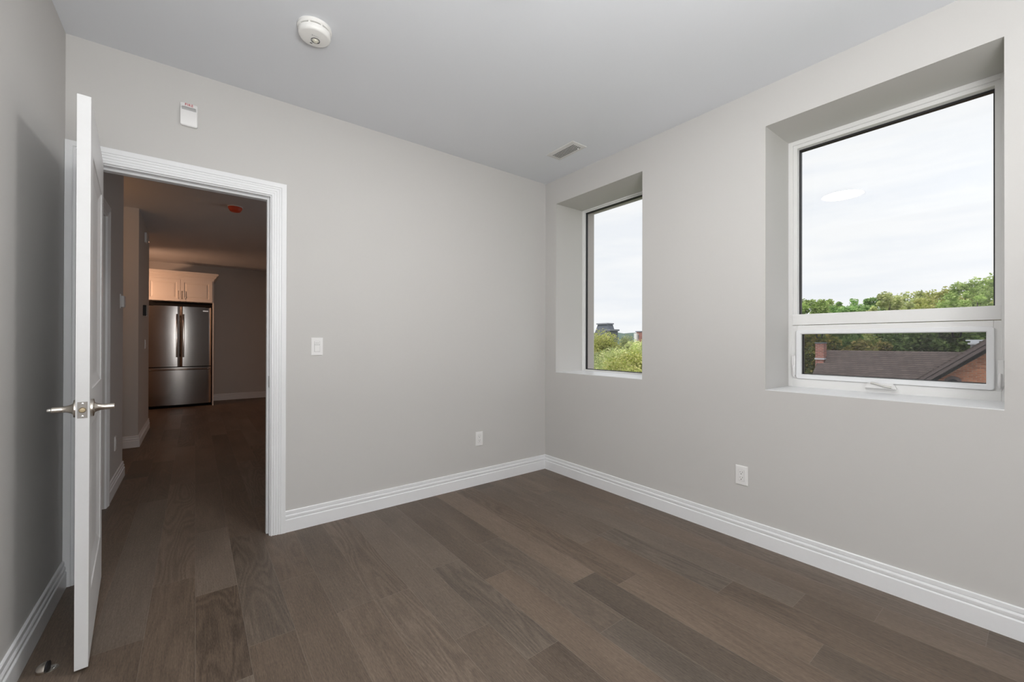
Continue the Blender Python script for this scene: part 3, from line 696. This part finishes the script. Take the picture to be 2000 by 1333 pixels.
# fridge
FX0, FX1, FY = -.660, .243, 9.50
fr = empty('refrigerator', ((FX0+FX1)/2, FY, 0), (0, 0, R(1.8)), label='stainless steel french-door refrigerator with bottom freezer drawer', cat='refrigerator')
fwid = FX1-FX0; hw = fwid/2
b = B(); b.box((-hw+.004, .07, .03), (hw-.004, .66, 1.79), .004); b.box((-hw+.02, .10, 1.78), (hw+.012, .60, 1.885)); b.box((hw-.004, .10, .03), (hw+.012, .6, 1.8)); b.box((-hw+.03, .05, 0), (hw-.03, .6, .035)); tag(b.done('fridge_body', 'void', fr), 'black fridge body with filler for the shaded gap above')  # box on top is black filler standing in for shade in the gap
def bowed(x0, x1, z0, z1, y=0.0, th_=.065):
    """door with a gently bowed front"""
    b = B(); n = 24; bm = b.bm; cols = []
    for i in range(n+1):
        x = x0+(x1-x0)*i/n
        e = min(x-x0, x1-x); rnd = .010*(1-min(1, e/.012))**2
        yy = y+.030*(x/hw)**2+rnd
        cols.append([bm.verts.new((x, yy, z0+.001)), bm.verts.new((x, yy, z1-.001)), bm.verts.new((x, y+th_+.02, z1)), bm.verts.new((x, y+th_+.02, z0))])
    for a, c in zip(cols, cols[1:]):
        for k in range(4): bm.faces.new((a[k], c[k], c[(k+1) % 4], a[(k+1) % 4]))
    bm.faces.new(cols[0]); bm.faces.new(cols[-1][::-1])
    return b
def handle_v(x, par):
    b = B(); b.box((x-.0125, -.058, .905), (x+.0125, -.040, 1.675), .006, 3)
    for z in (.935, 1.645): b.box((x-.009, -.045, z-.02), (x+.009, .004, z+.02), .003)
    return b.done('fridge_handle', 'chrome_dark', par, smooth=True)
M['chrome_dark'] = plain('polished_handle_steel', (.42, .36, .32), .14, metal=1)
dl = bowed(-hw, -.004, .735, 1.815).done('fridge_door', 'steel', fr, smooth=True, angle=30); handle_v(-.047, dl)
d_r = bowed(.004, hw, .735, 1.815).done('fridge_door', 'steel', fr, smooth=True, angle=30); handle_v(.047, d_r)
b = B(); b.box((hw-.125, .008, 1.735), (hw-.045, .026, 1.758), .001); b.done('fridge_badge', 'label', d_r)
dd = bowed(-hw, hw, .05, .722).done('freezer_drawer', 'steel', fr, smooth=True, angle=30)
b = B(); n = 14; b.tube([(-hw+.02+(fwid-.04)*i/n, -.035+.024*((-hw+.02+(fwid-.04)*i/n)/hw)**2, .683) for i in range(n+1)], .0125, 12)
for x in (-hw+.045, hw-.045): b.box((x-.012, -.030, .674), (x+.012, .035, .692), .003)
b.done('freezer_handle', 'chrome_dark', dd, smooth=True)
for x in (-hw+.05, hw-.05): b = B(); b.box((x-.035, .01, 1.808), (x+.035, .10, 1.83), .003); b.done('hinge_cover', 'void', fr)

# cabinet over the fridge with its side panel
CX0, CX1 = -.672, .2795
cb = empty('upper_cabinet', ((CX0+CX1)/2, 9.45, 1.90), label='cream raised-panel cabinet with crown moulding over the refrigerator', cat='cabinet')
chw = (CX1-CX0)/2
b = B(); b.box((-chw, .02, 0), (chw-.02, .745, .505), .001); b.done('cabinet_body', 'cabinet', cb)
b = B(); b.box((chw-.02, .02, -1.90), (chw, .745, .505), .001); b.done('side_panel', 'cabinet', cb)
def raised_door(x0, x1, z0, z1):
    b = B(); bm = b.bm; b.box((x0, .008, z0), (x1, .020, z1)); rings = []
    for ins, y in ((0, .008), (0, .002), (.002, 0), (.052, 0), (.056, .004), (.062, .0055), (.066, .0055), (.088, .001), (.090, .001)):
        rings.append([bm.verts.new(q) for q in ((x0+ins, y, z0+ins), (x1-ins, y, z0+ins), (x1-ins, y, z1-ins), (x0+ins, y, z1-ins))])
    for a, c in zip(rings, rings[1:]):
        for k in range(4): bm.faces.new((a[k], a[(k+1) % 4], c[(k+1) % 4], c[k]))
    bm.faces.new(rings[-1]); return b.done('cabinet_door', 'cabinet', cb)
mid = -.0105
for x0, x1, s in ((-chw+.004, mid-.0015, 1), (mid+.0015, chw-.024, -1)):
    d_ = raised_door(x0, x1, .006, .395)
    hx_ = (x1-.026) if s > 0 else (x0+.026)
    b = B(); b.tube([(hx_, 0, .045), (hx_, -.028, .045), (hx_, -.028, .185), (hx_, 0, .185)], .005, 8); b.done('cabinet_handle', 'nickel', d_, smooth=True)
CRP = [(0, .400), (-.003, .400), (-.003, .418), (.004, .420), (.004, .432), (.012, .434), (.014, .446), (.024, .452), (.034, .468), (.040, .486), (.050, .490), (.052, .500), (.064, .504), (.066, .510), (.066, .535), (0, .535)]
fs = [lambda o, h: (-chw, .02-o, h), lambda o, h: (chw+o, .02-o, h), lambda o, h: (chw+o, .745, h)]
b = B(); b.sweep(fs, [(o, h) for o, h in CRP]); b.done('crown_moulding', 'cabinet', cb)

# ------------------------------------------------------------------ outside: ground, hill, house, buildings, trees
GZ = -8.5
struct(B().box((5, -120, GZ-.3), (420, 420, GZ)).done('ground', 'grass'))
rg = random.Random(5)
b = B(); pr = []
for i in range(60):
    y = 60+i*6.0; z = 9.5+1.6*math.sin(i*.23)+.8*math.sin(i*.71+1)+rg.uniform(-.35, .35)
    pr.append((y, z))
bm = b.bm; cols = [[bm.verts.new((y*.0+280-abs(i-30)*1.5, y, GZ)), bm.verts.new((330, y, z)), bm.verts.new((400, y, GZ))] for i, (y, z) in enumerate(pr)]
for a, c in zip(cols, cols[1:]):
    for k in range(2): bm.faces.new((a[k], c[k], c[k+1], a[k+1]))
hl = struct(b.done('hill', 'hill')); hl['label'] = 'distant wooded hill along the horizon'

# house seen through the low sash: ridge along y, gable wing towards us
RX, RZ, SL = 22.0, .876, .866
hs = empty('brick_house', (20, 2, GZ), label='orange brick house with brown shingle roof below the big window', cat='house')
def hp(b, name, mat, **k):
    bmesh.ops.translate(b.bm, verts=b.bm.verts, vec=-Vector((20, 2, GZ))); return b.done(name, mat, hs, **k)
YE0, YE1 = -8., 6.16
def rz_(x): return RZ-SL*abs(RX-x)
b = B(); b.prism([(RX, RZ), (RX-4., RZ-SL*4.), (RX-4., RZ-SL*4.-.18), (RX, RZ-.18), (RX+4., RZ-SL*4.-.18), (RX+4., RZ-SL*4.)], YE0, YE1, 'Y'); hp(b, 'main_roof', 'shingle')
b = B(); b.prism([(RX-3.6, GZ), (RX+3.6, GZ), (RX+3.6, RZ-SL*3.6-.18), (RX, RZ-.19), (RX-3.6, RZ-SL*3.6-.18)], YE0+.3, YE1-.3, 'Y'); hp(b, 'main_walls', 'brick')
# chimney
cy1, cz1 = un(1592.3, 671.5, 21.35); cy0, _ = un(1608.5, 671.5, 21.35)
b = B(); b.box((21.35, cy0, .0), (21.75, cy1, cz1)); hp(b, 'chimney', 'chimney')
b = B(); b.box((21.33, cy0-.02, cz1), (21.77, cy1+.02, cz1+.05), .01); hp(b, 'chimney_cap', 'slate')
b = B(); b.box((21.32, cy0-.03, .47), (21.78, cy1+.02, .535)); hp(b, 'chimney_flashing', 'flashing')
# gable wing: brick wall at x=19, rake boards at x=18.6; rises towards -y
WX, OX = 19.0, 18.65
ya, za = un(1786.8, 742, OX); yb, zb = un(1922, 664, OX)
sl = (zb-za)/(yb-ya)                       # slope of the rake (z per y, negative)
PKY = -1.9; pkz = za+sl*(PKY-ya)           # peak
ye = ya+1.6; ze = za+sl*(ye-ya)
yw, zw = un(1820.6, 742, WX); dz = (za+sl*(yw-ya))-zw     # drop from roof surface to brick line on the wall
def rake(t0, t1): return [(ye, ze-t0), (PKY, pkz-t0), (2*PKY-ye, ze-t0), (2*PKY-ye, ze-t1), (PKY, pkz-t1), (ye, ze-t1)]
b = B(); b.prism(rake(0, .10), OX, RX, 'X'); hp(b, 'wing_roof', 'shingle')
b = B(); b.prism(rake(.06, .16), OX-.05, OX+.05, 'X'); b.prism(rake(.18, .30), OX-.02, OX+.05, 'X'); hp(b, 'rake_board', 'fascia')
b = B(); b.prism(rake(.16, .18), OX-.01, OX+.05, 'X'); b.prism(rake(.28, .33), OX+.01, WX, 'X'); b.prism(rake(.11, max(dz, .40)+.02), WX-.05, WX+.02, 'X'); hp(b, 'soffit_board', 'black'); print('DZ', dz)
# wall with arched window hole filled by window
wl = [(ye-.25, GZ), (ye-.25, ze+sl*(-.25)-.3), (PKY, pkz-.3), (2*PKY-ye+.25, ze+sl*(-.25)-.3), (2*PKY-ye+.25, GZ)]
b = B(); b.prism(wl, WX, RX-.5, 'X'); hp(b, 'wing_wall', 'brick')
wy0, wz0 = un(1878, 740, WX); wy1, _ = un(1845, 740, WX); _, wtop = un(1861, 735, WX); wc = (wy0+wy1)/2; whw = (wy1-wy0)/2
arc = [(wc+whw*t, wtop-.11*t*t) for t in [i/6 for i in range(-6, 7)]]
b = B(); b.prism([(wc-whw, wtop-1.5)]+arc+[(wc+whw, wtop-1.5)], WX-.03, WX+.05, 'X'); aw = hp(b, 'arched_window', 'fascia')
arc2 = [(wc+(whw-.06)*t, wtop-.09-.09*t*t) for t in [i/6 for i in range(-6, 7)]]
b = B(); b.prism([(wc-whw+.06, wtop-1.4)]+arc2+[(wc+whw-.06, wtop-1.4)], WX-.04, WX-.02, 'X')
bmesh.ops.translate(b.bm, verts=b.bm.verts, vec=-Vector((20, 2, GZ))); b.done('arched_pane', 'blackgloss', aw)
b = B(); k1 = [(wc+(whw+.02)*t, wtop+.02-.11*t*t) for t in [i/6 for i in range(-6, 7)]]; k2 = [(a, z+.07) for a, z in k1]
b.prism(k1+k2[::-1], WX-.02, WX+.02, 'X'); hp(b, 'brick_arch', 'brick')
# skylight on the main roof behind the rake
y_s, z_s = un(1903, 668, 21.2)
b = B(); b.box((21.0, y_s-.18, z_s-.10), (21.4, y_s+.14, z_s-.03), .01); b.box((21.35, y_s-.22, z_s+.02), (21.8, y_s+.22, z_s+.07), .01); b.box((21.3, y_s-.1, -.3), (21.6, y_s+.1, z_s+.03)); hp(b, 'skylight', 'flashing')

# far buildings in the narrow window
def at(px, py, X): y, z = un(px, py, X); return y, z
e = empty('slate_tower_building', (60, 50, GZ), label='dark slate mansard-roofed building behind the trees, seen in the narrow window', cat='building')
def fp(b, name, mat, par, org): bmesh.ops.translate(b.bm, verts=b.bm.verts, vec=-Vector(org)); return b.done(name, mat, par)
yl, zt = at(1167.5, 632, 60); yr, _ = at(1186.5, 632, 60); _, zm = at(1180, 650, 60); yr2, zr2 = at(1199, 643.5, 60)
b = B(); bm = b.bm
lo = [(60-.3, yl+.6, zm-.3), (60-.3, yr-.4, zm-.3), (61.9, yr-.4, zm-.3), (61.9, yl+.6, zm-.3)]; hi = [(60, yl, zt-.25), (60, yr, zt-.25), (61.5, yr, zt-.25), (61.5, yl, zt-.25)]
vl = [bm.verts.new(p) for p in lo]; vh = [bm.verts.new(p) for p in hi]
for k in range(4): bm.faces.new((vl[k], vl[(k+1) % 4], vh[(k+1) % 4], vh[k]))
bm.faces.new(vh); bm.faces.new(vl[::-1]); fp(b, 'mansard_roof', 'slate', e, (60, 50, GZ))
b = B(); b.box((59.75, yr-.15, zt-.25), (61.65, yl+.15, zt-.02)); fp(b, 'roof_cornice', 'slate_trim', e, (60, 50, GZ))
b = B(); b.box((59.4, yr-.4, GZ), (62., yl+.8, zm-.3)); fp(b, 'tower_walls', 'slate_trim', e, (60, 50, GZ))
b = B(); b.box((59.2, yr2+.3, GZ), (61.5, yr-.3, zr2-.3)); fp(b, 'lower_wing', 'slate', e, (60, 50, GZ))
b = B(); b.box((59.0, yr2, zr2-.3), (61.6, yr-.1, zr2)); fp(b, 'wing_cornice', 'slate_trim', e, (60, 50, GZ))
e = empty('red_brick_building', (45, 32, GZ), label='red brick building with a white painted end wall at the narrow window edge', cat='building')
y_a, z_a = at(1243, 649, 45); y_b, _ = at(1262, 649, 45); y_w, z_w = at(1238, 651.5, 44.6); yw2, _ = at(1243.5, 651.5, 44.6)
b = B(); b.box((45, y_b-6, GZ), (52, y_a, z_a)); fp(b, 'brick_walls', 'chimney', e, (45, 32, GZ))
b = B(); b.box((44.6, yw2, GZ), (50, y_w, z_w)); fp(b, 'white_end_wall', 'white_render', e, (45, 32, GZ))
b = B(); b.box((44.9, y_b-6, z_a), (52, y_a+.1, z_a+.12)); fp(b, 'roof_parapet', 'slate_trim', e, (45, 32, GZ))
y_c, z_c = at(1244.8, 655, 44.95); y_d, z_d = at(1247.5, 662, 44.95)
b = B(); b.box((44.93, y_d, z_d), (45.02, y_c, z_c)); fp(b, 'sash_window', 'slate', e, (45, 32, GZ))
e = empty('blue_roofed_building', (34, 24, GZ), label='small building with dark blue roof among the trees in the narrow window', cat='building')
y_e, z_e = at(1246, 672, 34); y_f, z_f = at(1262, 681, 34)
b = B(); b.box((34.3, y_f-2, GZ), (38, y_e-.2, z_f)); fp(b, 'shed_walls', 'white_render', e, (34, 24, GZ))
b = B(); b.prism([(34, z_f), (36, z_e), (38.3, z_f)], y_f-2, y_e, 'Y'); fp(b, 'blue_roof', 'slate', e, (34, 24, GZ))

def tree(loc, top, rad, rz, n, size, mat, label, seed, blobs=26, name='broadleaf_tree', group=None, cl=.30, trunk=True, spread_low=1.0):
    """loc=(x,y); crown ellipsoid with radius rad and half height rz whose top is at z=top"""
    rg = np.random.default_rng(seed); cz = top-rz
    e = empty(name, (loc[0], loc[1], GZ), label=label, cat='tree', group=group)
    # blob centres, biased to the shell
    d = rg.normal(size=(blobs, 3)); d /= np.linalg.norm(d, axis=1)[:, None]; rr = rg.uniform(.45, 1, blobs)**.6
    cent = d*rr[:, None]*np.array([rad, rad, rz])*.86; br = rg.uniform(.55, 1.15, blobs)*rad*cl
    which = rg.integers(0, blobs, n); dd = rg.normal(size=(n, 3)); dd /= np.linalg.norm(dd, axis=1)[:, None]
    q = rg.uniform(.1, 1, n)**.55
    P = cent[which]+dd*(br[which]*q)[:, None]; P[:, 2] += cz-GZ
    # sparse twig leaves
    a = rg.normal(size=(n, 3)); a /= np.linalg.norm(a, axis=1)[:, None]; a[:, 2] *= .6
    c = np.cross(a, rg.normal(size=(n, 3))); c /= np.linalg.norm(c, axis=1)[:, None]
    s = size*rg.uniform(.6, 1.25, n)[:, None]
    V = np.empty((n, 4, 3)); V[:, 0] = P-a*s*.62; V[:, 1] = P+c*s*.36+a*s*.05; V[:, 2] = P+a*s*.62; V[:, 3] = P-c*s*.36+a*s*.05
    me = bpy.data.meshes.new('foliage'); me.vertices.add(n*4); me.vertices.foreach_set('co', V.reshape(-1))
    me.loops.add(n*4); me.loops.foreach_set('vertex_index', np.arange(n*4, dtype=np.int32)); me.polygons.add(n)
    me.polygons.foreach_set('loop_start', np.arange(0, n*4, 4, dtype=np.int32)); me.update(calc_edges=True)
    fo = link('foliage', me, mat, e)
    b = B(); hgt = cz-GZ
    b.tube([(0, 0, 0), (.1, .05, hgt*.5), (0, .1, hgt)], .2, 10, radii=[.30, .22, .14]); b.done('trunk', 'bark', e, smooth=True)
    br_ = B()
    for k in range(min(blobs, 16)):
        p = Vector(cent[k]); p.z += hgt; st_ = Vector((0, .08, hgt*random.uniform(.62, .98)))
        mid_ = st_.lerp(p, .5)+Vector((0, 0, -.25)); br_.tube([st_, mid_, p], .05, 6, radii=[.09, .05, .018])
    br_.done('branches', 'bark', e, smooth=True)
    return e
# trees beyond the house, left to right through the big window: (px of crown centre, px of crown top, distance X, radius)
specs = [
    (1580, 571, 40, 1.9, 'leaf_mid', 'mid-green tree at the left edge of the big window'),
    (1614, 578, 46, 1.8, 'leaf_mid', 'low mid-green treetop second from the left in the big window'),
    (1656, 577, 40, 1.8, 'leaf_green', 'green treetop third from the left above the window transom'),
    (1700, 573, 46, 1.9, 'leaf_green', 'deep green treetop left of centre above the window transom'),
    (1740, 564, 40, 2.0, 'leaf_turning', 'pale thin-leaved treetop near the middle of the big window'),
    (1784, 562, 46, 2.2, 'leaf_turning', 'airy pale yellow-green treetop right of the window middle'),
    (1828, 554, 40, 2.2, 'leaf_yellow', 'yellowest full treetop in the right half of the big window'),
    (1872, 543, 46, 2.5, 'leaf_yellow', 'yellow-green treetop between the yellowest tree and the tall green one'),
    (1912, 534, 40, 2.5, 'leaf_mid', 'tall green tree towards the right edge of the big window'),
    (1955, 526, 46, 2.3, 'leaf_mid', 'tallest green tree at the far right edge of the big window'),
]
for i, (px, py, X, rad, mt, lab) in enumerate(specs):
    X = (43, 57, 50, 64)[i % 4]; rad *= X/45
    y, z = un(px, py, X)
    tree((X, y), z, rad, rad*1.45, 12000, .165*X/43, mt, lab, 100+i, blobs=80, group='treetops behind the brick house', cl=.21)
lows = [(1583, 640, 28.6, 1.6, 'leaf_olive', 'olive green tree beside the chimney of the brick house'),
        (1640, 632, 33.6, 2.0, 'leaf_dark', 'dark green tree directly behind the chimney and ridge'),
        (1700, 654, 28.6, 1.3, 'leaf_tan', 'rounded yellow-olive tree rising just behind the roof ridge'),
        (1760, 622, 38.5, 2.3, 'leaf_dark', 'dark tree behind the middle of the roof ridge'),
        (1830, 626, 28.6, 1.6, 'leaf_dark', 'dark green tree behind the right part of the ridge'),
        (1893, 612, 33.2, 2.3, 'leaf_dark', 'darkest tree behind the gable at the window right edge'),
        (1955, 612, 38.5, 2.2, 'leaf_dark', 'dark green tree at the far right behind the gable')]
for i, (px, py, X, rad, mt, lab) in enumerate(lows):
    y, z = un(px, py, X)
    tree((X, y), z, rad, rad*1.3, 13000, .22, mt, lab, 200+i, blobs=36, group='dark trees behind the ridge', cl=.36)
# trees below the narrow window
nar = [(1168, 643, 25, 2.7, 'leaf_yellow', 'bright yellow-green tree at the left of the narrow window'),
       (1222, 659, 15.0, 2.2, 'leaf_turning', 'large speckled yellowing tree filling the foot of the narrow window'),
       (1262, 672, 11.3, 1.5, 'leaf_yellow', 'light green tree at the bottom right of the narrow window'),
       (1190, 676, 19.5, 2.3, 'leaf_soft', 'green tree at the bottom left of the narrow window'),
       (1216, 657, 38, 2.6, 'leaf_soft', 'further green tree in front of the distant hill'),
       (1238, 662, 31, 2.2, 'leaf_turning', 'tan and green tree below the red brick building')]
for i, (px, py, X, rad, mt, lab) in enumerate(nar):
    y, z = un(px, py, X)
    tree((X, y), z, rad, rad*1.2, 42000, .08 if X < 22 else .13, mt, lab, 300+i, blobs=60, group='trees outside the narrow window', cl=.33)
